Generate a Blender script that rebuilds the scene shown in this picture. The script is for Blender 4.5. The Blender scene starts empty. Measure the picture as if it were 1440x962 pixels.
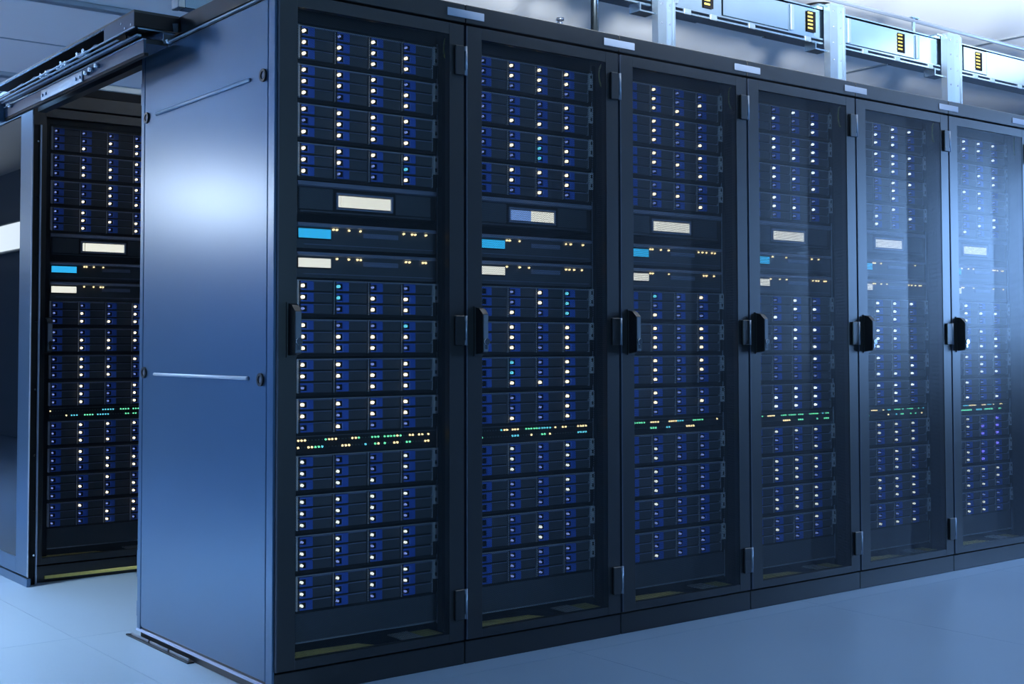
import bpy, bmesh, math, random
from mathutils import Matrix, Vector
sc = bpy.context.scene
COL = sc.collection
random.seed(7)

# ------------------------------------------------------------------ camera
cam_d = bpy.data.cameras.new('camera')
cam = bpy.data.objects.new('camera', cam_d); COL.objects.link(cam)
right = Vector((0.79003718, -0.61305591, -0.00192542))
up = Vector((-0.02172782, -0.03113879, 0.99927888))
fwd = Vector((0.61267378, 0.78942563, 0.03792117))
cam.matrix_world = Matrix(((right.x, up.x, -fwd.x, -1.6639), (right.y, up.y, -fwd.y, -3.2152),
                           (right.z, up.z, -fwd.z, 0.9767), (0, 0, 0, 1)))
cam_d.sensor_width = 36; cam_d.lens = 36 * 1796.28 / 1440
cam_d.shift_y = -(481 - 418.05) / 1440
cam_d.clip_start = 0.05
sc.camera = cam

# ------------------------------------------------------------------ world, exposure, lights
sc.view_settings.view_transform = 'Standard'
sc.view_settings.look = 'None'
sc.view_settings.exposure = 0.0
sc.view_settings.gamma = 1.0
sc.view_settings.use_curve_mapping = False
w = bpy.data.worlds.new('world'); sc.world = w; w.use_nodes = True
w.node_tree.nodes['Background'].inputs[0].default_value = (0.12, 0.26, 0.55, 1)
w.node_tree.nodes['Background'].inputs[1].default_value = 0.10
sc.cycles.use_denoising = True
sc.cycles.max_bounces = 6
sc.cycles.transparent_max_bounces = 32

def area(name, loc, target, sx, sy, power, color):
    d = bpy.data.lights.new(name, 'AREA'); d.shape = 'RECTANGLE'; d.size = sx; d.size_y = sy
    d.energy = power; d.color = color
    o = bpy.data.objects.new(name, d); COL.objects.link(o); o.location = loc
    o.rotation_euler = (Vector(target) - Vector(loc)).to_track_quat('-Z', 'Y').to_euler()
    return o
# studio lamp beside the camera, lamp at the right end of the room, lamp left of the pod
area('front_lamp', (0.3, -3.9, 1.35), (2.4, 0.0, 1.2), 0.6, 0.6, 52, (0.32, 0.65, 1.0))
area('right_lamp', (6.65, -1.7, 1.58), (3.0, 0.0, 1.5), 1.7, 1.2, 150, (0.25, 0.50, 1.0))
lf = area('left_ceiling_lamp', (-1.9, 1.7, 2.86), (-1.3, 1.6, 0), 0.4, 1.2, 165, (0.74, 0.88, 1.0)); lf.data.spread = math.radians(92)
area('added_wall_wash', (-1.1, 5.0, 2.86), (-2.2, 5.2, 0.3), 0.3, 2.6, 310, (0.26, 0.54, 1.0))  # unseen lamp, added to turn the wall blue in the side panel's reflection
for k, (az, el) in enumerate(((30, 20.4), (36, 19.2), (42, 18.2), (48, 17.2), (54, 16.4), (60, 15.8))):   # a bank of narrow spots throwing light onto the ceiling
    sd = bpy.data.lights.new('bounce_lamp', 'SPOT'); sd.energy = 5600; sd.color = (0.88, 0.94, 1.0)
    sd.spot_size = math.radians(13); sd.spot_blend = 0.2; sd.shadow_soft_size = 0.13
    so = bpy.data.objects.new('bounce_lamp', sd); COL.objects.link(so); so.location = (-1.2, -3.9, 0.92)
    a_, e_ = math.radians(az), math.radians(el)
    so.rotation_euler = Vector((math.sin(a_) * math.cos(e_), math.cos(a_) * math.cos(e_), math.sin(e_))).to_track_quat('-Z', 'Y').to_euler()

# ------------------------------------------------------------------ materials
def mat(name, col, rough=0.4, metal=0.0, spec=0.5, emit=None, es=0.0, noise=0.0, nscale=6.0, bump=0.0):
    m = bpy.data.materials.new(name); m.use_nodes = True
    nt = m.node_tree; b = nt.nodes['Principled BSDF']
    b.inputs['Base Color'].default_value = (*col, 1)
    b.inputs['Roughness'].default_value = rough
    b.inputs['Metallic'].default_value = metal
    b.inputs['Specular IOR Level'].default_value = spec
    if emit:
        b.inputs['Emission Color'].default_value = (*emit, 1)
        b.inputs['Emission Strength'].default_value = es
        m.cycles.emission_sampling = 'NONE'
    if noise or bump:
        tc = nt.nodes.new('ShaderNodeTexCoord')
        n = nt.nodes.new('ShaderNodeTexNoise'); n.inputs['Scale'].default_value = nscale
        n.inputs['Detail'].default_value = 5
        nt.links.new(tc.outputs['Object'], n.inputs['Vector'])
        if noise:
            mx = nt.nodes.new('ShaderNodeMix'); mx.data_type = 'RGBA'
            mx.inputs[6].default_value = (*[c * (1 - noise) for c in col], 1)
            mx.inputs[7].default_value = (*[min(1, c * (1 + noise)) for c in col], 1)
            nt.links.new(n.outputs['Fac'], mx.inputs[0]); nt.links.new(mx.outputs[2], b.inputs['Base Color'])
            mr = nt.nodes.new('ShaderNodeMapRange')
            mr.inputs[3].default_value = rough * (1 - noise * .5); mr.inputs[4].default_value = rough * (1 + noise * .5)
            nt.links.new(n.outputs['Fac'], mr.inputs[0]); nt.links.new(mr.outputs[0], b.inputs['Roughness'])
        if bump:
            bp = nt.nodes.new('ShaderNodeBump'); bp.inputs['Strength'].default_value = bump
            bp.inputs['Distance'].default_value = 0.002
            nt.links.new(n.outputs['Fac'], bp.inputs['Height']); nt.links.new(bp.outputs[0], b.inputs['Normal'])
    return m

M = {}
M['black'] = mat('black_powder_coat', (0.0035, 0.005, 0.0075), 0.37, 0, 0.7, noise=0.12, nscale=3)
M['deep'] = mat('black_interior_steel', (0.010, 0.011, 0.013), 0.6, 0, 0.2, noise=0.1)
M['panel'] = mat('satin_side_panel_steel', (0.10, 0.18, 0.29), 0.28, 0.85, 0.5, noise=0.04, nscale=1.5)
M['edge'] = mat('pale_painted_edge', (0.42, 0.50, 0.62), 0.3, 0.3)
M['server'] = mat('charcoal_server_plastic', (0.085, 0.105, 0.135), 0.5, 0, 0.4, noise=0.15, nscale=40)
M['grid'] = mat('pale_lit_chassis_steel', (0.50, 0.56, 0.66), 0.45, 0.1)  # paler tone: light from above put into the lip and grid colour
M['lip'] = mat('slate_bezel_lip', (0.30, 0.37, 0.56), 0.45, 0.1, noise=0.1, nscale=60)
M['slot'] = mat('slate_media_slot', (0.26, 0.32, 0.52), 0.4)
M['ear'] = mat('silver_rack_ear', (0.85, 0.90, 0.98), 0.5, 0.0)
M['hole'] = mat('black_hole', (0.004, 0.004, 0.005), 0.8, 0, 0.1)
M['blue'] = mat('blue_handle_plastic', (0.055, 0.20, 1.0), 0.45, 0, 0.4, noise=0.1, nscale=50)
M['steel'] = mat('galvanised_steel', (0.34, 0.44, 0.52), 0.20, 1.0, noise=0.08, nscale=9)
M['chrome'] = mat('chrome', (0.75, 0.78, 0.82), 0.15, 1.0)
M['brass'] = mat('yellow_plate', (1.0, 0.78, 0.24), 0.6, 0.0, noise=0.15, nscale=80)
M['slat'] = mat('grey_grille_slat', (0.80, 0.80, 0.74), 0.4, 0.1)
M['plate'] = mat('pale_blue_label_plate', (0.22, 0.27, 0.36), 0.65, 0, 0.2)
M['floor'] = mat('pale_vinyl_tile', (0.19, 0.27, 0.37), 0.32, 0, 0.45, noise=0.10, nscale=1.3)
M['joint'] = mat('floor_joint', (0.19, 0.26, 0.34), 0.5)
M['track'] = mat('dark_blue_track_steel', (0.045, 0.075, 0.125), 0.4, 0.5)
M['line'] = mat('dark_edge_steel', (0.04, 0.05, 0.075), 0.4)
M['ceil'] = mat('white_ceiling_panel', (0.86, 0.87, 0.87), 0.34, 0, 0.5, noise=0.03, nscale=0.8)
M['wall'] = mat('blue_grey_wall_paint', (0.30, 0.36, 0.44), 0.6, noise=0.04, nscale=2)
M['post'] = mat('galvanised_post_steel', (0.34, 0.42, 0.50), 0.36, 0.9, noise=0.08, nscale=9)
M['trim'] = mat('pale_metal_trim', (0.46, 0.52, 0.56), 0.35, 0.7)
M['contact'] = mat('yellow_contact', (0.50, 0.36, 0.05), 0.5)
M['cable'] = mat('yellow_green_cable', (0.85, 0.92, 0.22), 0.45, noise=0.3, nscale=14)
M['hinge'] = mat('dull_hinge_steel', (0.22, 0.26, 0.33), 0.35, 0.7)
LED = {
 'W': mat('warm_white_led', (0.9, 0.85, 0.7), 0.3, emit=(1.0, 0.86, 0.62), es=3.2),
 'w': mat('dim_white_led', (0.8, 0.85, 0.8), 0.3, emit=(0.85, 0.92, 0.86), es=2.0),
 'c': mat('cool_white_led', (0.8, 0.9, 0.9), 0.3, emit=(0.80, 0.92, 1.0), es=3.4),
 'B': mat('dim_blue_led', (0.3, 0.4, 0.9), 0.3, emit=(0.30, 0.42, 1.0), es=1.0),
 'C': mat('cyan_led', (0.3, 0.8, 0.9), 0.3, emit=(0.15, 0.80, 1.0), es=1.5),
 'V': mat('violet_led', (0.3, 0.3, 0.9), 0.3, emit=(0.22, 0.20, 1.0), es=2.2),
 'D': mat('unlit_led', (0.05, 0.06, 0.12), 0.2),
 'Y': mat('amber_white_led', (0.9, 0.8, 0.5), 0.3, emit=(1.0, 0.78, 0.38), es=3.0),
 'G': mat('green_led', (0.3, 0.9, 0.6), 0.3, emit=(0.18, 0.95, 0.48), es=1.9),
 'o': mat('dark_port_led', (0.10, 0.16, 0.16), 0.3),
}
M['lcd'] = mat('white_display', (0.5, 0.5, 0.5), 0.3, emit=(0.86, 0.87, 0.76), es=1.6)
M['lcd_blue'] = mat('blue_display', (0.02, 0.2, 0.4), 0.3, emit=(0.03, 0.46, 0.88), es=1.6)
M['lcd_slate'] = mat('slate_blue_display', (0.1, 0.2, 0.4), 0.3, emit=(0.16, 0.30, 0.66), es=1.5)
M['diffuser'] = mat('lamp_diffuser', (0.9, 0.9, 0.9), 0.4, emit=(0.86, 0.94, 1.0), es=3.6)
M['diffuser'].cycles.emission_sampling = 'AUTO'
M['diffuser_bright'] = mat('bright_lamp_diffuser', (0.9, 0.9, 0.9), 0.4, emit=(1.0, 0.88, 0.78), es=66.0)
M['diffuser_bright'].cycles.emission_sampling = 'AUTO'

def mesh_material():
    """perforated steel sheet: a hexagonal field of round holes"""
    m = bpy.data.materials.new('perforated_black_steel'); m.use_nodes = True
    nt = m.node_tree; N = nt.nodes; L = nt.links
    out = N['Material Output']; b = N['Principled BSDF']
    b.inputs['Base Color'].default_value = (0.016, 0.021, 0.030, 1)
    b.inputs['Roughness'].default_value = 0.32
    b.inputs['Specular IOR Level'].default_value = 0.6
    tc = N.new('ShaderNodeTexCoord')
    sep = N.new('ShaderNodeSeparateXYZ'); L.new(tc.outputs['Object'], sep.inputs[0])
    cmb = N.new('ShaderNodeCombineXYZ'); L.new(sep.outputs[0], cmb.inputs[0]); L.new(sep.outputs[2], cmb.inputs[1])
    s = N.new('ShaderNodeVectorMath'); s.operation = 'SCALE'; s.inputs['Scale'].default_value = 1 / 0.0042
    L.new(cmb.outputs[0], s.inputs[0])
    ds = []
    for off in ((2000., 1732.0508 * 2, 0.), (2000.5, 1732.0508 * 2 + .8660254, 0.)):
        a = N.new('ShaderNodeVectorMath'); a.operation = 'ADD'; a.inputs[1].default_value = off; L.new(s.outputs[0], a.inputs[0])
        md = N.new('ShaderNodeVectorMath'); md.operation = 'MODULO'; md.inputs[1].default_value = (1, 1.7320508, 1); L.new(a.outputs[0], md.inputs[0])
        d = N.new('ShaderNodeVectorMath'); d.operation = 'DISTANCE'; d.inputs[1].default_value = (.5, .8660254, 0); L.new(md.outputs[0], d.inputs[0])
        ds.append(d)
    mn = N.new('ShaderNodeMath'); mn.operation = 'MINIMUM'; L.new(ds[0].outputs['Value'], mn.inputs[0]); L.new(ds[1].outputs['Value'], mn.inputs[1])
    lt = N.new('ShaderNodeMath'); lt.operation = 'LESS_THAN'; lt.inputs[1].default_value = 0.455; L.new(mn.outputs[0], lt.inputs[0])
    tr = N.new('ShaderNodeBsdfTransparent')
    mix = N.new('ShaderNodeMixShader'); L.new(lt.outputs[0], mix.inputs[0]); L.new(b.outputs[0], mix.inputs[1]); L.new(tr.outputs[0], mix.inputs[2])
    L.new(mix.outputs[0], out.inputs[0])
    return m
M['mesh'] = mesh_material()

def glass_material():
    m = bpy.data.materials.new('tinted_door_glass'); m.use_nodes = True
    nt = m.node_tree; N = nt.nodes; L = nt.links
    out = N['Material Output']; N.remove(N['Principled BSDF'])
    tr = N.new('ShaderNodeBsdfTransparent'); tr.inputs[0].default_value = (0.22, 0.27, 0.34, 1)
    gl = N.new('ShaderNodeBsdfGlossy'); gl.inputs['Roughness'].default_value = 0.01; gl.inputs[0].default_value = (0.9, 0.95, 1, 1)
    fr = N.new('ShaderNodeFresnel'); fr.inputs[0].default_value = 1.75
    mix = N.new('ShaderNodeMixShader')
    L.new(fr.outputs[0], mix.inputs[0]); L.new(tr.outputs[0], mix.inputs[1]); L.new(gl.outputs[0], mix.inputs[2])
    L.new(mix.outputs[0], out.inputs[0])
    return m
M['glass'] = glass_material()

# ------------------------------------------------------------------ mesh helpers
class MB:
    def __init__(s): s.bm = bmesh.new(); s.mi = 0
    def _done(s, vs):
        fs = set(f for v in vs for f in v.link_faces)
        for f in fs: f.material_index = s.mi
        return fs
    def box(s, x0, x1, y0, y1, z0, z1, bev=0.0, mi=None):
        if mi is not None: s.mi = mi
        r = bmesh.ops.create_cube(s.bm, size=1.0)
        vs = r['verts']
        for v in vs:
            v.co = Vector(((x0 + x1) / 2 + v.co.x * (x1 - x0), (y0 + y1) / 2 + v.co.y * (y1 - y0), (z0 + z1) / 2 + v.co.z * (z1 - z0)))
        s._done(vs)
        if bev:
            es = list(set(e for v in vs for e in v.link_edges))
            r2 = bmesh.ops.bevel(s.bm, geom=es, offset=bev, segments=1, affect='EDGES', profile=0.5)
            for f in r2['faces']: f.material_index = s.mi
        return s
    def cyl(s, p0, p1, r0, r1=None, n=12, mi=None, smooth=True):
        if mi is not None: s.mi = mi
        p0 = Vector(p0); p1 = Vector(p1); d = p1 - p0
        r = bmesh.ops.create_cone(s.bm, cap_ends=True, segments=n, radius1=r0, radius2=r0 if r1 is None else r1, depth=d.length)
        m = Matrix.Translation((p0 + p1) / 2) @ d.to_track_quat('Z', 'Y').to_matrix().to_4x4()
        bmesh.ops.transform(s.bm, matrix=m, verts=r['verts'])
        for f in s._done(r['verts']):
            if smooth and len(f.verts) == 4: f.smooth = True
        return s
    def ring(s, c, axis, ro, ri, h, n=16, mi=None):
        """a washer: outer radius ro, inner ri, height h along axis"""
        if mi is not None: s.mi = mi
        q = Vector(axis).to_track_quat('Z', 'Y').to_matrix(); c = Vector(c); V = []
        for k in range(n):
            a = 2 * math.pi * k / n
            V.append([s.bm.verts.new(c + q @ Vector((r * math.cos(a), r * math.sin(a), z))) for r, z in ((ro, 0), (ro, h), (ri, h), (ri, 0))])
        for k in range(n):
            A = V[k]; B = V[(k + 1) % n]
            for i in range(4):
                f = s.bm.faces.new((A[i], B[i], B[(i + 1) % 4], A[(i + 1) % 4])); f.material_index = s.mi
        return s
    def poly(s, pts, mi=None):
        if mi is not None: s.mi = mi
        f = s.bm.faces.new([s.bm.verts.new(p) for p in pts]); f.material_index = s.mi
        return s
    def prism(s, pts, ext, mi=None):
        """polygon pts (3-D) extruded along ext"""
        if mi is not None: s.mi = mi
        e = Vector(ext)
        a = [s.bm.verts.new(p) for p in pts]; b = [s.bm.verts.new(Vector(p) + e) for p in pts]
        n = len(pts); fs = [s.bm.faces.new(a), s.bm.faces.new(b[::-1])]
        for i in range(n): fs.append(s.bm.faces.new((a[i], b[i], b[(i + 1) % n], a[(i + 1) % n])))
        for f in fs: f.material_index = s.mi
        return s
    def tube(s, pts, r, n=8, mi=None):
        if mi is not None: s.mi = mi
        pts = [Vector(p) for p in pts]; rings = []
        for i, p in enumerate(pts):
            t = (pts[min(i + 1, len(pts) - 1)] - pts[max(i - 1, 0)]).normalized()
            q = t.to_track_quat('Z', 'Y').to_matrix()
            rings.append([s.bm.verts.new(p + q @ Vector((r * math.cos(2 * math.pi * k / n), r * math.sin(2 * math.pi * k / n), 0))) for k in range(n)])
        for a, b in zip(rings, rings[1:]):
            for k in range(n):
                f = s.bm.faces.new((a[k], a[(k + 1) % n], b[(k + 1) % n], b[k])); f.smooth = True; f.material_index = s.mi
        s.bm.faces.new(rings[0][::-1]).material_index = s.mi; s.bm.faces.new(rings[-1]).material_index = s.mi
        return s
    def mesh(s, name, *mats):
        bmesh.ops.recalc_face_normals(s.bm, faces=s.bm.faces[:])
        me = bpy.data.meshes.new(name); s.bm.to_mesh(me); s.bm.free()
        for m in mats: me.materials.append(M[m] if isinstance(m, str) else m)
        return me

def link(name, me, parent=None, loc=(0, 0, 0)):
    o = bpy.data.objects.new(name, me); COL.objects.link(o)
    o.parent = parent; o.location = loc
    return o
def thing(name, label, cat, loc=(0, 0, 0), group=None):
    return tag(link(name, None, None, loc), label, cat, group)
def tag(o, label, cat, group=None):
    o['label'] = label; o['category'] = cat
    if group: o['group'] = group
    return o
def struct(name, me, loc=(0, 0, 0)):
    o = link(name, me, None, loc); o['kind'] = 'structure'; return o

# ------------------------------------------------------------------ room shell
fl = struct('floor', MB().box(-2.7, 8.6, -6.2, 13.1, -0.10, -0.004).mesh('floor', 'joint'))
TS = 1.2
tile_me = MB().box(0.0007, TS - 0.0007, 0.0007, TS - 0.0007, -0.004, 0.0).mesh('floor_tile', 'floor')
for i in range(9):
    for j in range(16):
        link('floor_tile', tile_me, fl, (-2.575 + i * TS, -6.1 + j * TS + 0.0, 0))
ce = struct('ceiling', MB().box(-2.7, 8.6, -6.2, 13.1, 2.9, 3.0).mesh('ceiling', 'ceil'))
for k, (y, h, wd) in enumerate(((3.86, .028, .07), (6.0, .03, .09), (2.95, .022, .05), (4.95, .006, .015))):
    struct('trim_%d' % (k + 1), MB().box(-2.6, 8.5, y - wd / 2, y + wd / 2, 2.9 - h, 2.9, 0.004).mesh('trim', 'trim'))
struct('trim_5', MB().box(5.66, 5.70, 0.5, 8.0, 2.892, 2.9).mesh('trim', 'trim'))
wl = struct('wall_left', MB().box(-2.7, -2.6, -6.2, 13.1, 0, 2.9).mesh('wall_left', 'wall'))
wb = struct('wall_back', MB().box(-2.6, 8.5, 13.0, 13.1, 0, 2.9).mesh('wall_back', 'wall'))
wr = struct('wall_right', MB().box(8.5, 8.6, -6.2, 13.1, 0, 2.9).mesh('wall_right', 'wall'))

# ------------------------------------------------------------------ cabinets
W, D = 0.65, 0.97
OFF = (-W / 2, -D / 2, 0)
A_NAMES = ['first', 'second', 'third', 'fourth', 'fifth', 'sixth']

cab_me = {}
b = MB()
b.box(0.004, 0.022, 0.032, 0.955, 0.072, 1.984); b.box(W - 0.022, W - 0.004, 0.032, 0.955, 0.072, 1.984)
b.box(0.022, W - 0.022, 0.90, 0.955, 0.072, 1.984)
cab_me['carcass'] = b.mesh('carcass', 'deep')
cab_me['plinth'] = MB().box(0.0015, W - 0.0015, 0.006, D - 0.004, 0.0, 0.068, 0.002).mesh('plinth', 'black')
cab_me['base_plate'] = MB().box(0.022, W - 0.022, 0.03, 0.90, 0.068, 0.088).mesh('base_plate', 'deep')
cab_me['header'] = MB().box(0.0012, W - 0.0012, 0.0, D - 0.002, 1.986, 2.044, 0.002).mesh('header', 'black')
# door: a frame round a window
b = MB()
b.box(0.0065, 0.063, 0, 0.024, 0.074, 1.978, 0.0008); b.box(0.588, W - 0.0065, 0, 0.024, 0.074, 1.978, 0.0008)
b.box(0.063, 0.588, 0.0005, 0.024, 0.074, 0.100); b.box(0.063, 0.588, 0.0005, 0.024, 1.942, 1.978)
cab_me['door'] = b.mesh('door', 'black')
cab_me['door_edge'] = MB().box(0.0022, 0.0062, -0.001, 0.02, 0.075, 1.977).mesh('door_edge', 'line')
b = MB()
XC = 0.063 + 0.525 * 0.57      # crease added to break the reflected light; the hinge side leans outward
for yy in (0.0170, 0.0176, 0.0182, 0.0188):
    b.poly(((0.063, yy, 0.100), (XC, yy, 0.100), (XC, yy, 1.942), (0.063, yy, 1.942)))
    b.poly(((XC, yy, 0.100), (0.588, yy - 0.0155, 0.100), (0.588, yy - 0.0155, 1.942), (XC, yy, 1.942)))
cab_me['mesh_panel'] = b.mesh('mesh_panel', 'mesh')
b = MB()   # swing handle: wedge-topped grip standing off the stile
b.prism([(0.036, 0.001, 0.950), (0.036, -0.040, 0.956), (0.036, -0.040, 1.075), (0.036, -0.022, 1.092), (0.036, 0.001, 1.098)], (0.021, 0, 0))
b.box(0.030, 0.063, -0.004, 0.001, 0.945, 1.10)
cab_me['handle'] = b.mesh('handle', 'black')
cab_me['handle_face'] = MB().box(0.0375, 0.0555, -0.0425, -0.040, 0.958, 1.073, 0.001).mesh('handle_face', 'server')
b = MB().cyl((0.0465, -0.0425, 0.990), (0.0465, -0.050, 0.990), 0.010, n=14)
b.box(0.0420, 0.0510, -0.0445, -0.0425, 0.966, 0.984)
cab_me['lock_cylinder'] = b.mesh('lock_cylinder', 'chrome')
b = MB(); b.box(0.605, 0.640, -0.010, 0.0, -0.046, 0.046, 0.002)
cab_me['hinge'] = b.mesh('hinge', 'black')
b = MB(); b.cyl((0.6470, -0.006, -0.046), (0.6470, -0.006, 0.046), 0.0048, n=10); b.box(0.640, 0.6435, -0.009, 0, -0.044, -0.030); b.box(0.640, 0.6435, -0.009, 0, 0.030, 0.044)
cab_me['hinge_pin'] = b.mesh('hinge_pin', 'hinge')
b = MB(); b.box(0.609, 0.628, 0.098, 0.14, 0.088, 1.95); cab_me['mounting_post_r'] = b.mesh('mounting_post', 'deep')
b = MB(); b.box(0.085, 0.113, 0.098, 0.14, 0.088, 1.95); cab_me['mounting_post_l'] = b.mesh('mounting_post', 'deep')
cab_me['post_edge'] = MB().box(0.6075, 0.609, 0.094, 0.099, 0.115, 1.93).mesh('post_edge', 'edge')
cab_me['top_blank'] = MB().box(0.114, 0.607, 0.104, 0.12, 1.93, 1.984).mesh('blanking_panel', 'deep')
cab_me['blanking_panel'] = MB().box(0.117, 0.606, 0.100, 0.115, 0.124, 0.2035).mesh('blanking_panel', 'server')
cab_me['panel_lip'] = MB().box(0.117, 0.606, 0.095, 0.112, 0.1195, 0.1235).mesh('panel_lip', 'edge')
cab_me['yellow_plate'] = MB().prism([(0.066, 0.03, 0.0885), (0.372, 0.03, 0.0885), (0.325, 0.105, 0.0885), (0.066, 0.125, 0.0885)], (0, 0, 0.003)).mesh('base_inlay', 'brass')  # flat yellow plate with a slanted right end
slat_me = MB().box(-0.0045, 0.0045, 0.03, 0.145, 0.0885, 0.0925).mesh('grille_slat', 'slat')
cab_me['vent_plate'] = MB().box(0.534, 0.604, 0.03, 0.135, 0.0885, 0.0915).mesh('vent_plate', 'brass')

def cabinet(x0, y0, label, hx=0.0):
    t = thing('server_cabinet', label, 'server cabinet', (x0 + W / 2, y0 + D / 2, 0), 'black server cabinets')
    for n, k in (('carcass', 'carcass'), ('plinth', 'plinth'), ('base_plate', 'base_plate'), ('header', 'header'),
                 ('mounting_post', 'mounting_post_l'), ('mounting_post', 'mounting_post_r'),
                 ('blanking_panel', 'blanking_panel'), ('blanking_panel', 'top_blank'), ('vent_plate', 'vent_plate')):
        o = link(n, cab_me[k], t, OFF)
        if k == 'mounting_post_r': e = link('post_edge', cab_me['post_edge'], o)
        if k == 'blanking_panel': e = link('panel_lip', cab_me['panel_lip'], o)
    link('base_inlay', cab_me['yellow_plate'], t, OFF)['label'] = 'yellow plate in the cabinet base'
    for i in range(6):
        link('grille_slat', slat_me, t, (OFF[0] + 0.462 + i * 0.0125, OFF[1], 0))
    d = link('door', cab_me['door'], t, OFF)
    d['label'] = 'framed door with black perforated mesh window'
    link('mesh_panel', cab_me['mesh_panel'], d); link('door_edge', cab_me['door_edge'], d)
    for k in ('handle', 'handle_face', 'lock_cylinder'): link(k, cab_me[k], d, (hx, 0, 0))
    for z in (1.864, 1.024, 0.185):
        link('hinge', cab_me['hinge'], d, (0, 0, z)); link('hinge_pin', cab_me['hinge_pin'], d, (0, 0, z))
    return t

# ------------------------------------------------------------------ rack equipment (local origin: cabinet front left corner, unit base)
DZ = (0.0905, 0.057, 0.0235)                       # drive centres above the unit's base
DX = (0.1245, 0.243, 0.3615, 0.4800)               # left edges of the drives
UH = 0.108
b = MB(); b.box(0.1175, 0.604, 0.101, 0.78, 0.0, UH); chassis_me = b.mesh('chassis', 'deep')
b = MB()
for x in list(DX) + [0.5935]: b.box(x - 0.0065, x - 0.0040, 0.0925, 0.102, 0.008, UH - 0.001)
b.box(0.1175, 0.588, 0.094, 0.102, UH - 0.0022, UH)
grid_me = b.mesh('bezel_grid', 'grid')
b = MB(); b.box(0.5895, 0.6060, 0.087, 0.0975, 0.050, UH, mi=0); b.box(0.5895, 0.6060, 0.092, 0.0975, 0.010, 0.050, mi=1)
for z in (0.096, 0.064): b.box(0.5945, 0.6005, 0.0862, 0.0885, z - 0.006, z + 0.006, mi=1)
ear_r = b.mesh('rack_ear', 'ear', 'hole')
b = MB(); b.box(0.1115, 0.1150, 0.088, 0.0975, 0.010, UH)
ear_l = b.mesh('rack_ear', 'ear')
# one drive: dark sloped face
b = MB(); b.prism([(0, 0.094, -0.0142), (0, 0.0915, 0.0105), (0, 0.0950, 0.0145), (0, 0.24, 0.0145), (0, 0.24, -0.0142)], (0.1065, 0, 0))
b.box(0.042, 0.1060, 0.0905, 0.0940, 0.0122, 0.0143, mi=1)  # pale top lip, its catch of light from above put into the colour
drive_me = b.mesh('disk_drive', 'server', 'slot')
b = MB(); b.box(0.0, 0.0415, 0.0885, 0.0935, 0.0085, 0.0135, mi=0); b.box(0.0205, 0.0415, 0.0865, 0.0935, -0.0130, 0.0090, 0.0012, mi=0)
b.box(0.0015, 0.0205, 0.0885, 0.0935, -0.0130, -0.0085, mi=0); b.box(0.0090, 0.0203, 0.0905, 0.0935, -0.0084, 0.0084, mi=1)
handle_me = b.mesh('drive_handle', 'blue', 'hole')
led_me = {}
for k, r in (('W', .0049), ('w', .0042), ('c', .0046), ('B', .0036), ('C', .0046), ('V', .0058), ('D', .0032)):
    b = MB(); b.cyl((0.0058, 0.0935, 0), (0.0058, 0.084, 0), r, n=8); b.cyl((0.0058, 0.084, 0), (0.0058, 0.0815, 0), r, r * .55, n=8)
    led_me[k] = b.mesh('status_light', LED[k])

def drive_server(x0, y0, z, label, rows):
    t = thing('drive_server', label, 'server', (x0 + 0.36, y0 + 0.45, z), 'twelve-bay drive servers')
    o = (-0.36, -0.45, 0)
    link('chassis', chassis_me, t, o); link('bezel_grid', grid_me, t, o)
    link('rack_ear', ear_l, t, o); link('rack_ear', ear_r, t, o)
    for r in range(3):
        for c in range(4):
            d = link('disk_drive', drive_me, t, (o[0] + DX[c], o[1], DZ[r]))
            link('drive_handle', handle_me, d)
            link('status_light', led_me[rows[r][c]], d)
    return t

def led_row(b, xs, z, r=0.0034, y=0.0935):
    for x in xs: b.cyl((x, y + .004, z), (x, y - 0.003, z), r, r * .8, n=6, smooth=False)

def console(x0, y0, label, style):
    z = 1.364
    t = thing('display_console', label, 'console', (x0 + 0.36, y0 + 0.35, z), 'rack consoles with a display')
    o = (-0.36, -0.35, -z)
    b = MB(); b.box(0.1175, 0.606, 0.104, 0.60, 1.366, 1.462); link('chassis', b.mesh('chassis', 'deep'), t, o)
    b = MB(); b.prism([(0.116, 0.103, 1.445), (0.116, 0.092, 1.448), (0.116, 0.096, 1.460), (0.116, 0.103, 1.462)], (0.490, 0, 0)); link('bezel_lip', b.mesh('bezel_lip', 'lip'), t, o)
    b = MB(); b.box(0.122, 0.236, 0.098, 0.104, 1.378, 1.442, .002); b.box(0.455, 0.585, 0.098, 0.104, 1.378, 1.442, .002); b.box(0.124, 0.585, 0.095, 0.104, 1.3705, 1.3745)
    link('front_panel', b.mesh('front_panel', 'server'), t, o)
    b = MB(); b.box(0.246, 0.445, 0.096, 0.104, 1.383, 1.388); b.box(0.246, 0.445, 0.096, 0.104, 1.428, 1.433); b.box(0.246, 0.252, 0.096, 0.104, 1.388, 1.428); b.box(0.439, 0.445, 0.096, 0.104, 1.388, 1.428)
    fr = link('display_frame', b.mesh('display_frame', 'lip'), t, o)
    b = MB(); xm = 0.345 if style == 'two' else 0.2675
    if style == 'two': b.box(0.256, 0.338, 0.097, 0.1035, 1.391, 1.425, mi=1); b.box(0.338, 0.436, 0.097, 0.1035, 1.391, 1.425, mi=0)
    else: b.box(0.255, 0.262, 0.097, 0.1035, 1.391, 1.425, mi=0); b.box(0.2665, 0.436, 0.097, 0.1035, 1.391, 1.425, mi=0)
    s = link('display', b.mesh('display', 'lcd', 'lcd_slate'), t, o)
    s['label'] = 'half blue, half white lit display' if style == 'two' else 'white lit display'
    return t

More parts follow.
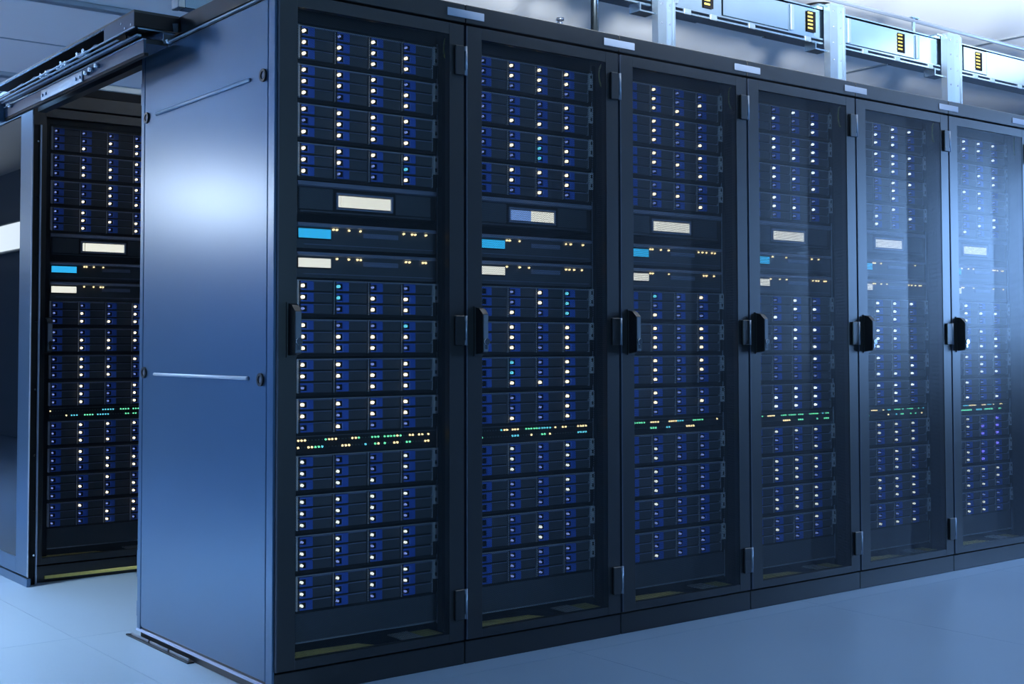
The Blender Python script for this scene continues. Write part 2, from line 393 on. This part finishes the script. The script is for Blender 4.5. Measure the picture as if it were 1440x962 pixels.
def appliance(x0, y0, label, blue, xs):
    zt = 1.340 if blue else 1.2535
    z = zt - 0.078
    t = thing('network_appliance', label, 'network appliance', (x0 + 0.36, y0 + 0.35, z), 'appliances with a small screen')
    o = (-0.36, -0.35, -z)
    b = MB(); b.box(0.1175, 0.606, 0.102, 0.65, z + .002, zt); link('chassis', b.mesh('chassis', 'server'), t, o)
    b = MB(); b.prism([(0.115, 0.104, zt - .0125), (0.115, 0.090, zt - .0105), (0.115, 0.094, zt - .002), (0.115, 0.104, zt)], (0.487, 0, 0)); link('bezel_lip', b.mesh('bezel_lip', 'lip'), t, o)
    b = MB(); b.box(0.117, 0.231, 0.098, 0.103, zt - .050, zt - .0155, .002); link('display_frame', b.mesh('display_frame', 'deep'), t, o)
    b = MB(); b.box(0.1205, 0.227, 0.0955, 0.0985, zt - .046, zt - .019); s = link('display', b.mesh('display', 'lcd_blue' if blue else 'lcd'), t, o)
    s['label'] = 'blue lit screen' if blue else 'white lit screen'
    b = MB(); b.box(0.340, 0.466, 0.098, 0.103, zt - .038, zt - .0235, .0015); link('media_slot', b.mesh('media_slot', 'slot'), t, o)
    b = MB(); b.box(0.140, 0.595, 0.0995, 0.103, zt - .0655, zt - .0635); link('bezel_ridge', b.mesh('bezel_ridge', 'slot'), t, o)
    for x in xs:
        b = MB(); led_row(b, [x], zt - .018, .0036, .099); link('status_light', b.mesh('status_light', LED['Y']), t, o)
    return t

def switch(x0, y0, label, pat):
    z = 0.664
    t = thing('network_switch', label, 'network switch', (x0 + 0.36, y0 + 0.35, z), 'switches with rows of port lights')
    o = (-0.36, -0.35, -z)
    b = MB(); b.box(0.1175, 0.604, 0.100, 0.60, z, 0.7145); link('chassis', b.mesh('chassis', 'deep'), t, o)
    b = MB(); b.box(0.116, 0.606, 0.096, 0.101, 0.7125, 0.7155); link('bezel_lip', b.mesh('bezel_lip', 'server'), t, o)
    for key in 'YGCo':
        b = MB(); n = 0
        for r, zz in enumerate((0.7025, 0.682)):
            for i, ch in enumerate(pat[r]):
                if ch == key: led_row(b, [0.1225 + i * 0.01135], zz, 0.0019 if key == 'o' else 0.0036, .0985); n += 1
        if n:
            p = link('port_light', b.mesh('port_light', LED[key]), t, o); p['kind'] = 'stuff'
            p['label'] = {'Y': 'warm white port lights', 'G': 'green port lights', 'C': 'teal port lights', 'o': 'unlit port lights'}[key]
        else: b.bm.free()
    return t

PAT1 = ['YYYoooooGYYYooooYYGoooGGGoGGGGYGooYYoYYoY', 'YooYYGGCoooooYYYooooCooGYoGooYYooGGooooYY']
def rand_pat(rng):
    out = []
    for r in range(2):
        s = ''
        while len(s) < 41:
            s += rng.choice('YGGYCo') * rng.randint(1, 5) + 'o' * rng.randint(0, 4)
        out.append(s[:41])
    return out

ROWS = {0: ['WBWB WWWW WWWW', 'WWWB WWWW WBWW', 'WWWW BWWB WWWW', 'WWWW WWBC WBBW', 'WCBB WCWW BBWW', 'WBBC WWWW WWWB',
            'WWBW WWWW BBWW', 'WWWW WBWW BWBB', 'WBBW WWBW WWWB', 'WWWW WWWB WWWB', 'BWWW WWBW WBWB', 'WWWW WWWW WBBB'],
        1: ['BWWW BWWW BBWB', 'BBBW BBBB BWWW', 'BBWB BWCW BBCW', 'DWWW DWBW DBWB', 'DBWC DBWC DWBC', 'DWBW DWBW DWBW',
            'DCBW DCBW DWWW', 'DBBW DBBW DWBW', 'DWBW DWBW DWBW', 'DBBW DBBW DBBB', 'DBBB DBWB DBWB', 'DBBB DBBB DBBB'],
        2: ['DWBB DWBW DWWB', 'DWWB DWBB DWBW', 'DWBW DWWB DBBW', 'DBBB DWWB DBBW', 'DCBW DBBB DWBB', 'DWBW DWBW DWBW',
            'DWBW DWBW DWBB', 'DWBB DWBW DBBB', 'DBBB DWBB DWBB', 'DWBB DWBB DWBB', 'DWBB DBBB DBBB', 'DBBB DBBB DWBB']}
def rand_rows(rng, p, col1=True):
    out = []
    for u in range(12):
        out.append(' '.join(''.join((rng.choice('WWB') if rng.random() < p else 'B') if (c or col1) else 'D' for c in range(4)) for r in range(3)))
    return out
ORD = ['topmost', 'second from top', 'third from top', 'fourth from top', 'fifth from top', 'sixth from top', 'seventh from top',
       'eighth from top', 'fourth from bottom', 'third from bottom', 'second from bottom', 'lowest']
UZ = [1.918 - 0.1152 * i - UH for i in range(4)] + [1.1705 - 0.1155 * i - UH for i in range(4)] + [0.6585 - 0.1152 * i - UH for i in range(4)]
LEDX1 = [(0.238, 0.250, 0.291, 0.331, 0.486, 0.517, 0.528, 0.568), (0.250, 0.291, 0.321, 0.332, 0.494, 0.507, 0.557, 0.568)]

def fill(idx, x0, y0, where, rng):
    rows = ROWS.get(idx) or rand_rows(rng, 0.85, False)
    if idx == 5:
        rows[8] = 'DWBV DWVV DBVV'; rows[9] = 'DBBV DWVB DWVB'
    if idx == 'B': rows = ['B' + r[1:] for r in rand_rows(random.Random(5), 0.9, False)]; rows = [r.replace('D', 'B') for r in rows]
    rows = [r.replace('W', 'c') if idx in (3, 4, 5) else r for r in rows]
    if idx != 'B': rows = rows[:8] + [r.replace('W', 'w').replace('c', 'w') for r in rows[8:]]
    for i in range(12):
        drive_server(x0, y0, UZ[i], 'twelve-bay drive server with blue handles, %s in %s' % (ORD[i], where), rows[i].split())
    console(x0, y0, ('rack console with half blue half white display in %s' if idx == 1 else 'rack console with lit white display in %s') % where, 'two' if idx == 1 else 'one')
    for k, bl in enumerate((True, False)):
        xs = LEDX1[k] if idx == 0 else [x for x in (0.238, 0.250, 0.291, 0.331) if rng.random() < .8] + [x + rng.choice((0, .006)) for x in (0.486, 0.507, 0.528, 0.557, 0.568) if rng.random() < .75]
        if idx == 'B': xs = [(0.262, 0.272, 0.303, 0.345), (0.262, 0.303, 0.334, 0.345)][k]
        appliance(x0, y0, ('appliance with small blue screen in %s' if bl else 'appliance with small white screen in %s') % where, bl, xs)
    switch(x0, y0, 'network switch with two rows of tiny port lights in %s' % where, PAT1 if idx == 0 else rand_pat(rng))
    pts = [(x0 + 0.6275 - 0.026 * math.sin(math.pi * k / 14) , y0 + 0.060 - .010 * math.sin(math.pi * k / 14), 1.909 + 0.040 * math.cos(math.pi * k / 14)) for k in range(15)]
    c = MB(); c.tube(pts, 0.0031)
    tag(link('cable', c.mesh('cable', 'cable')), 'thin yellow green cable loop at top right of %s' % where, 'cable', 'cable loops beside the mounting posts')

for i in range(6):
    where = 'the %s front cabinet' % A_NAMES[i]
    lab = ('nearest black server cabinet with large plain steel side panel' if i == 0 else
           'black mesh-door server cabinet, %s from the left in the front row' % A_NAMES[i])
    c = cabinet(i * W, 0.0, lab)
    if i == 0: cab0 = c
    fill(i, i * W, 0.0, where, random.Random(40 + i))
cabB = cabinet(0.0, 2.19, 'dark server cabinet across the aisle, seen through the open end', 0.026)
fill('B', 0.0, 2.19, 'the cabinet across the aisle', random.Random(77))

link('threshold_strip', MB().box(0.075, 0.64, -0.004, 0.006, 0.014, 0.026).mesh('threshold_strip', 'brass'), cabB, OFF)['label'] = 'golden strip along the foot of the cabinet'

# side panel of the nearest cabinet (faces -X)
b = MB(); b.box(-0.0040, 0.0035, 0.052, 0.954, 0.040, 1.966, 0.002)
sp = link('side_panel', b.mesh('side_panel', 'panel'), cab0, OFF); sp['label'] = 'large satin blue-grey lift-off side panel'
for y0_, y1_ in ((0.008, 0.0475), (0.958, 0.985)):
    link('side_post', MB().box(-0.0045, 0.0035, y0_, y1_, 0.031, 1.972, 0.0015).mesh('side_post', 'panel'), cab0, OFF)
link('top_edge', MB().box(-0.0075, 0.0035, 0.008, 0.985, 1.972, 1.9775).mesh('top_edge', 'edge'), cab0, OFF)
link('bottom_edge', MB().box(-0.0075, 0.0012, 0.008, 0.985, 0.025, 0.031).mesh('bottom_edge', 'lip'), cab0, OFF)
for z in (1.750, 0.8845):
    g = MB().tube([(-0.004, 0.161, z), (-0.0075, 0.168, z), (-0.0075, 0.846, z), (-0.004, 0.853, z)], 0.0055, 10)
    link('groove_strip', g.mesh('groove_strip', 'edge'), sp)
for y_, z_ in ((0.076, 1.749), (0.934, 1.749), (0.938, 0.889), (0.083, 0.882)):
    b = MB(); b.ring((-0.004, y_, z_), (-1, 0, 0), 0.019, 0.011, 0.006, 18, mi=0); b.cyl((-0.004, y_, z_), (-0.007, y_, z_), 0.010, n=14, mi=1)
    link('panel_lock', b.mesh('panel_lock', 'black', 'hinge'), sp)

for z_, h_ in ((1.80, .075), (1.02, .05), (0.20, .09), (0.07, .05)):
    link('edge_tab', MB().box(-0.003, 0.0035, 0.985, 0.993, z_, z_ + h_, .001).mesh('edge_tab', 'panel'), cab0, OFF)

# blank label plates across the cabinet joints
plate_me = MB().box(-0.071, 0.071, -0.0025, 0, -0.0125, 0.0125, 0.001).mesh('label_plate', 'plate')
PN = ['first and second', 'second and third', 'third and fourth', 'fourth and fifth', 'fifth and sixth']
for i in range(5):
    tag(link('label_plate', plate_me, None, ((i + 1) * W, -0.0005, 2.0125)), 'blank pale blue label plate above the joint of the %s front cabinets' % PN[i], 'label plate', 'blank label plates')
tag(link('label_plate', plate_me, None, (6 * W - .072, -0.0005, 2.0125)), 'blank pale blue label plate at the far right end of the front row', 'label plate', 'blank label plates')

# ------------------------------------------------------------------ sliding door, its track and the post across the aisle
t = thing('sliding_door', 'sliding glass aisle door parked left of the open end', 'sliding door', (-0.03, 2.6, 0))
o = (0.03, -2.6, 0)
b = MB()
b.box(-0.018, -0.013, 2.118, 2.272, 0.040, 1.985, 0.0015); b.box(-0.018, -0.013, 3.05, 3.15, 0.040, 1.985, 0.0015)
b.box(-0.018, -0.013, 2.272, 3.05, 0.040, 0.105); b.box(-0.018, -0.013, 2.272, 3.05, 1.948, 1.985)
link('door_frame', b.mesh('door_frame', 'panel'), t, o)
link('door_edge', MB().box(-0.0195, -0.015, 2.1145, 2.118, 0.04, 1.985).mesh('door_edge', 'edge'), t, o)
link('glass_pane', MB().box(-0.0130, -0.0080, 2.272, 3.05, 0.105, 1.948).mesh('glass_pane', 'glass'), t, o)
link('bottom_guide', MB().box(-0.020, -0.003, 2.118, 3.15, 0.0, 0.034, 0.0015).mesh('bottom_guide', 'panel'), t, o)

t = thing('door_post', 'black post with silver edge strip beside the parked sliding door', 'post', (0.015, 2.175, 0))
o = (-0.015, -2.175, 0)
link('post', MB().box(-0.002, 0.027, 2.165, 2.186, 0, 1.90).mesh('post', 'deep'), t, o)
link('edge_strip', MB().box(0.027, 0.0345, 2.160, 2.186, 0.0, 1.90, .001).mesh('edge_strip', 'edge'), t, o)['label'] = 'silver edge strip'
for z in (1.83, 1.60, 1.36, 1.08, 0.80, 0.53, 0.30, 0.12):
    link('screw', MB().cyl((0.020, 2.165, z), (0.020, 2.1625, z), 0.0045, n=8).mesh('screw', 'chrome'), t, o)

t = thing('door_track', 'black overhead sliding door track with exposed rollers above the aisle', 'door track', (-0.08, 1.45, 1.91))
o = (0.08, -1.45, -1.91)
b = MB(); b.box(-0.004, 0.030, 0.99, 2.10, 1.94, 2.036); b.box(-0.15, 0.0, 0.685, 2.24, 2.036, 2.044)
link('track_body', b.mesh('track_body', 'black'), t, o)
b = MB(); b.box(-0.150, 0.0, 0.683, 0.687, 1.992, 2.036); link('end_cap', b.mesh('end_cap', 'deep'), t, o)
b = MB(); b.box(-0.1515, -0.1502, 0.683, 0.945, 1.989, 2.036); link('cover_plate', b.mesh('cover_plate', 'track'), t, o)
for y_, z_ in ((0.705, 1.999), (0.757, 1.997), (0.79, 2.018)):
    link('screw', MB().cyl((-0.1515, y_, z_), (-0.154, y_, z_), 0.004, n=8).mesh('screw', 'chrome'), t, o)
b = MB(); b.box(-0.1535, -0.148, 0.683, 2.24, 1.986, 1.989); link('cover_lip', b.mesh('cover_lip', 'edge'), t, o)
b = MB()
for k in range(86): b.box(-0.1515, -0.148, 0.95 + k * 0.015, 0.95 + k * 0.015 + 0.008, 2.029, 2.036)
p = link('serrated_lip', b.mesh('serrated_lip', 'panel'), t, o); p['kind'] = 'stuff'
b = MB(); b.box(-0.075, -0.070, 0.95, 2.24, 1.992, 2.036); link('back_plate', b.mesh('back_plate', 'deep'), t, o)
b = MB(); b.box(-0.140, -0.132, 0.86, 2.23, 1.9800, 1.9825); link('upper_rail', b.mesh('upper_rail', 'edge'), t, o)
b = MB(); b.box(-0.096, -0.022, 0.72, 2.10, 1.950, 1.964); link('rail_bed', b.mesh('rail_bed', 'black'), t, o)
b = MB(); b.box(-0.135, -0.010, 0.690, 0.80, 1.986, 1.990); link('cap_plate', b.mesh('cap_plate', 'steel'), t, o)
b = MB(); b.box(-0.106, -0.098, 0.715, 2.23, 1.919, 1.960); link('lower_rail', b.mesh('lower_rail', 'track'), t, o)
b = MB(); b.box(-0.110, -0.098, 0.715, 2.23, 1.9610, 1.9635); link('rail_edge', b.mesh('rail_edge', 'edge'), t, o)
b = MB(); b.box(-0.104, -0.090, 0.715, 2.23, 1.909, 1.9185); link('rail_shadow_strip', b.mesh('rail_shadow_strip', 'deep'), t, o)  # dark strip standing in for the shadow below the rail
b = MB(); b.box(-0.128, -0.112, 0.72, 2.23, 1.9700, 1.9765); link('middle_rail', b.mesh('middle_rail', 'steel'), t, o)
b = MB(); b.box(-0.1115, -0.1065, 1.27, 1.72, 1.915, 1.955, .001)
for y_ in (1.29, 1.33, 1.66, 1.70): b.cyl((-0.1115, y_, 1.934), (-0.116, y_, 1.934), 0.006, n=8)
link('slide_plate', b.mesh('slide_plate', 'post'), t, o)['label'] = 'galvanised slide plate with bolts'
for y_, z_, r_ in ((1.20, 2.004, .013), (1.26, 2.006, .010), (1.43, 2.002, .012), (1.385, 1.998, .009), (1.47, 1.997, .008), (1.60, 2.000, .009), (1.66, 1.999, .010)):
    link('roller', MB().cyl((-0.076, y_, z_), (-0.135, y_, z_), r_, n=12).mesh('roller', 'chrome' if r_ < .012 else 'steel'), t, o)
for y_, z_ in ((1.215, 1.936), (1.17, 1.940), (1.11, 1.944), (2.10, 1.955)):
    link('bolt', MB().cyl((-0.106, y_, z_), (-0.124, y_, z_), 0.008, n=6).mesh('bolt', 'chrome'), t, o)
b = MB()
pts = [(-0.13, 1.04 + k * .05, 2.002 + 0.006 * math.sin(k * 1.9)) for k in range(20)]
b.tube(pts, 0.0028); link('drive_belt', b.mesh('drive_belt', 'hinge'), t, o)
b = MB(); b.box(-0.140, -0.10, 2.205, 2.24, 1.905, 1.99, .002); b.box(-0.15, -0.09, 2.235, 2.30, 1.955, 1.965); b.box(-0.15, -0.09, 2.235, 2.30, 1.925, 1.935)
link('end_bracket', b.mesh('end_bracket', 'panel'), t, o)
b = MB(); b.box(-0.045, -0.010, 0.700, 0.708, 1.955, 1.992); b.cyl((-0.03, 0.69, 1.962), (-0.03, 0.715, 1.962), .008, n=8); link('stop_bracket', b.mesh('stop_bracket', 'chrome'), t, o)
b = MB(); b.prism([(-0.022, 0.682, 1.990), (-0.006, 0.682, 1.990), (-0.006, 0.682, 2.020), (-0.026, 0.682, 2.016)], (0, -0.004, 0)); link('hook', b.mesh('hook', 'steel'), t, o)

# floor guide under the side panel
t = thing('floor_guide', 'black floor guide rail at the foot of the steel side panel', 'floor guide', (-0.014, 0.785, 0))
o = (0.014, -0.785, 0)
b = MB(); b.box(-0.022, 0.0, 0.531, 1.037, 0.0, 0.0045); link('base_strip', b.mesh('base_strip', 'black'), t, o)
for k in range(3):
    b = MB(); b.box(-0.0135, -0.0095, 0.545 + k * .160, 0.690 + k * .160, 0.0045, 0.0125, .001); link('rail', b.mesh('rail', 'hinge'), t, o)
for k in range(5): link('screw', MB().cyl((-0.005, 0.57 + k * .1, .0045), (-0.005, 0.57 + k * .1, .0075), .004, n=8).mesh('screw', 'chrome'), t, o)

# pale bar and dark fascia above the cabinet across the aisle
t = thing('aisle_beam', 'pale edged dark beam above the cabinet across the aisle', 'beam', (1.0, 2.5, 2.044))
o = (-1.0, -2.5, -2.044)
link('fascia', MB().box(0.0, 4.0, 2.19, 2.9, 2.0445, 2.080).mesh('fascia', 'deep'), t, o)
link('top_bar', MB().box(0.0, 4.0, 2.185, 2.9, 2.080, 2.106, .003).mesh('top_bar', 'trim'), t, o)['label'] = 'pale bar'

# ------------------------------------------------------------------ overhead power trunking on posts
TY = 0.345
t = thing('power_trunking', 'long galvanised power trunking raised on posts above the front row', 'trunking', (4.3, 0.42, 2.29))
o = (-4.3, -0.42, -2.29)
SEAM = [0.75, 1.30, 1.90, 2.19, 2.60, 2.985, 3.50, 3.905, 4.11, 4.75, 5.35, 6.0, 6.8, 7.6]
for k, (a, c) in enumerate(zip(SEAM, SEAM[1:])):
    pr = 0.004 if k % 2 else 0.0
    b = MB(); b.box(a + .003, c - .003, TY - pr, TY + 0.15, 2.322 + pr, 2.446 - pr, .0015)
    link('trunk_section', b.mesh('trunk_section', 'steel'), t, o)
for x in (1.91, 2.61, 3.0, 3.515):
    link('seam_strip', MB().box(x, x + .022, TY - .009, TY, 2.328, 2.440, .002).mesh('seam_strip', 'post'), t, o)
link('lower_flange', MB().box(0.75, 7.6, TY - .009, TY + .10, 2.313, 2.320).mesh('flange', 'steel'), t, o)
link('lower_flange', MB().box(0.75, 7.6, TY - .009, TY + .0, 2.293, 2.304, .002).mesh('flange', 'steel'), t, o)
link('upper_flange', MB().box(0.75, 7.6, TY - .009, TY + .16, 2.448, 2.453).mesh('flange', 'steel'), t, o)
x = 1.2
clip_me = MB().box(-0.02, 0.02, TY - .011, TY + .0, 2.2935, 2.316, .002).mesh('clip', 'post')
for x in (1.60, 1.98, 2.13, 2.36, 2.72, 3.12, 3.36, 3.62, 4.0, 4.15, 4.40, 4.7, 5.2):
    link('clip', clip_me, t, (o[0] + x, o[1], o[2]))
for x in (1.45, 2.078, 2.722, 3.370, 4.010, 4.65):
    b = MB(); b.box(x, x + .054, TY - .0065, TY - .003, 2.340, 2.430)
    s = link('outlet_slot', b.mesh('outlet_slot', 'hole'), t, o); s['label'] = 'black outlet slot with five yellow contacts'
    for k in range(5):
        link('contact', MB().box(x + .001, x + .031, TY - .0095, TY - .006, 2.351 + k * .0165, 2.3575 + k * .0165).mesh('contact', 'contact'), s)
PX = ((1.781, 1.866), (2.825, 2.920), (3.705, 3.815))
PLAB = ('galvanised post holding the trunking above the third front cabinet', 'galvanised post holding the trunking above the fifth front cabinet', 'rightmost galvanised post holding the trunking above the front row')
for (x0, x1), lab in zip(PX, PLAB):
    t = thing('trunking_post', lab, 'post', ((x0 + x1) / 2, 0.31, 2.044), 'galvanised trunking posts')
    o = (-(x0 + x1) / 2, -0.31, -2.044); xc = (x0 + x1) / 2; h = (x1 - x0) / 2
    b = MB()
    b.prism([(x0, 0.300, 2.044), (xc - .003, 0.296, 2.044), (xc + .003, 0.296, 2.044), (x1, 0.300, 2.044), (x1, 0.333, 2.044), (x0, 0.333, 2.044)], (0, 0, 0.420))
    link('column', b.mesh('column', 'post'), t, o)
    b = MB(); b.prism([(x0, 0.298, 2.464), (x1, 0.298, 2.464), (x1 - .006, 0.298, 2.476), (x0 + .012, 0.298, 2.474)], (0, 0.035, 0)); link('top_cap', b.mesh('top_cap', 'post'), t, o)
    b = MB(); b.box(x1 - .005, x1 + .004, 0.294, 0.3335, 2.0445, 2.464); link('side_flange', b.mesh('side_flange', 'post'), t, o)
    b = MB(); b.prism([(x0 - .085, 0.312, 2.258), (x0, 0.312, 2.258), (x0, 0.312, 2.264), (x0 - .079, 0.312, 2.264), (x0 - .079, 0.312, 2.2925), (x0 - .085, 0.312, 2.2925)], (0, 0.06, 0)); link('support_arm', b.mesh('support_arm', 'steel'), t, o)
    b = MB(); b.box(x0 - .06, x0, 0.312, 0.50, 2.4535, 2.462); link('top_arm', b.mesh('top_arm', 'steel'), t, o)
    for z in (2.075, 2.14, 2.225, 2.30, 2.37, 2.44):
        for dx in (-h * .55, h * .45):
            link('rivet', MB().cyl((xc + dx, 0.299, z), (xc + dx, 0.2945, z), 0.0042, n=6).mesh('rivet', 'hinge'), t, o)
tag(link('threaded_rod', MB().cyl((1.454, 0.30, 2.0445), (1.454, 0.30, 2.899), 0.0145, n=14).mesh('threaded_rod', 'steel')), 'slim grey vertical rod above the second front cabinet', 'rod')
t = thing('conduit', 'thin grey conduit running above the trunking', 'conduit', (4.0, 0.40, 2.53))
o = (-4.0, -0.40, -2.53)
link('pipe', MB().cyl((1.0, 0.40, 2.531), (8.49, 0.40, 2.531), 0.010, n=10).mesh('pipe', 'hinge'), t, o)
for x in (3.58, 4.75):
    b = MB(); b.box(x - .03, x + .03, 0.385, 0.415, 2.540, 2.545); b.box(x - .008, x + .008, 0.395, 0.405, 2.453, 2.542); b.box(x - .02, x + .02, 0.385, 0.415, 2.453, 2.461)
    link('hanger', b.mesh('hanger', 'steel'), t, o)
tag(link('cable_strip', MB().box(3.02, 3.62, 0.44, 0.48, 2.4535, 2.472).mesh('cable_strip', 'hinge')), 'dark cable strip lying on top of the trunking', 'cable')

# rear duct end seen over the nearest cabinet
t = thing('rear_duct', 'pale grey duct end above the back of the nearest cabinet', 'duct', (1.6, 0.98, 2.15))
o = (-1.6, -0.98, -2.15)
link('duct_body', MB().box(0.135, 0.75, 0.952, 1.006, 2.152, 2.40, .002).mesh('duct_body', 'steel'), t, o)
link('duct_end', MB().box(0.109, 0.135, 0.950, 1.008, 2.150, 2.40, .003).mesh('duct_end', 'trim'), t, o)
link('hanger', MB().cyl((0.6, 0.98, 2.40), (0.6, 0.98, 2.899), .008).mesh('hanger', 'steel'), t, o)

# small ceiling fittings
tag(link('ceiling_fitting', MB().cyl((4.107, 1.388, 2.899), (4.107, 1.388, 2.875), 0.085, 0.075, n=24).mesh('ceiling_fitting', 'deep')), 'dark round ceiling fitting behind the trunking post', 'ceiling fitting')
b = MB(); b.cyl((3.119, 2.479, 2.899), (3.119, 2.479, 2.885), .022, n=12); b.cyl((3.119, 2.479, 2.885), (3.119, 2.479, 2.862), .008, .014, n=10)
tag(link('sprinkler', b.mesh('sprinkler', 'hinge')), 'tiny dark sprinkler on the white ceiling above the front row', 'sprinkler')

# unseen glowing panel, added to give the trunking a white reflection
t = thing('added_light_panel', 'added unseen white panel for the trunking reflection, right of the front row', 'lamp', (5.95, -0.95, 2.89))
o = (-5.95, 0.95, -2.89)
link('frame', MB().box(5.1, 6.8, -1.40, -0.50, 2.872, 2.899).mesh('frame', 'trim'), t, o)
link('diffuser', MB().box(5.13, 6.77, -1.37, -0.53, 2.866, 2.873).mesh('diffuser', 'diffuser'), t, o)

# wall lamps on the left wall
for y0_, y1_, mt, lab in ((5.38, 5.96, 'diffuser_bright', 'bright wall lamp glowing in the steel side panel'), (9.6, 12.4, 'diffuser', 'long white wall lamp mirrored in the sliding door glass')):
    t = thing('wall_lamp', lab, 'lamp', (-2.59, (y0_ + y1_) / 2, 2.17 - (.09 if mt == 'diffuser_bright' else 0)), 'white wall lamps')
    o = (2.59, -(y0_ + y1_) / 2, -2.17)
    link('housing', MB().box(-2.598, -2.565, y0_ - .02, y1_ + .02, 2.005, 2.335).mesh('housing', 'trim'), t, o)
    link('diffuser', MB().box(-2.565, -2.545, y0_, y1_, 2.03, 2.31).mesh('diffuser', mt), t, o)
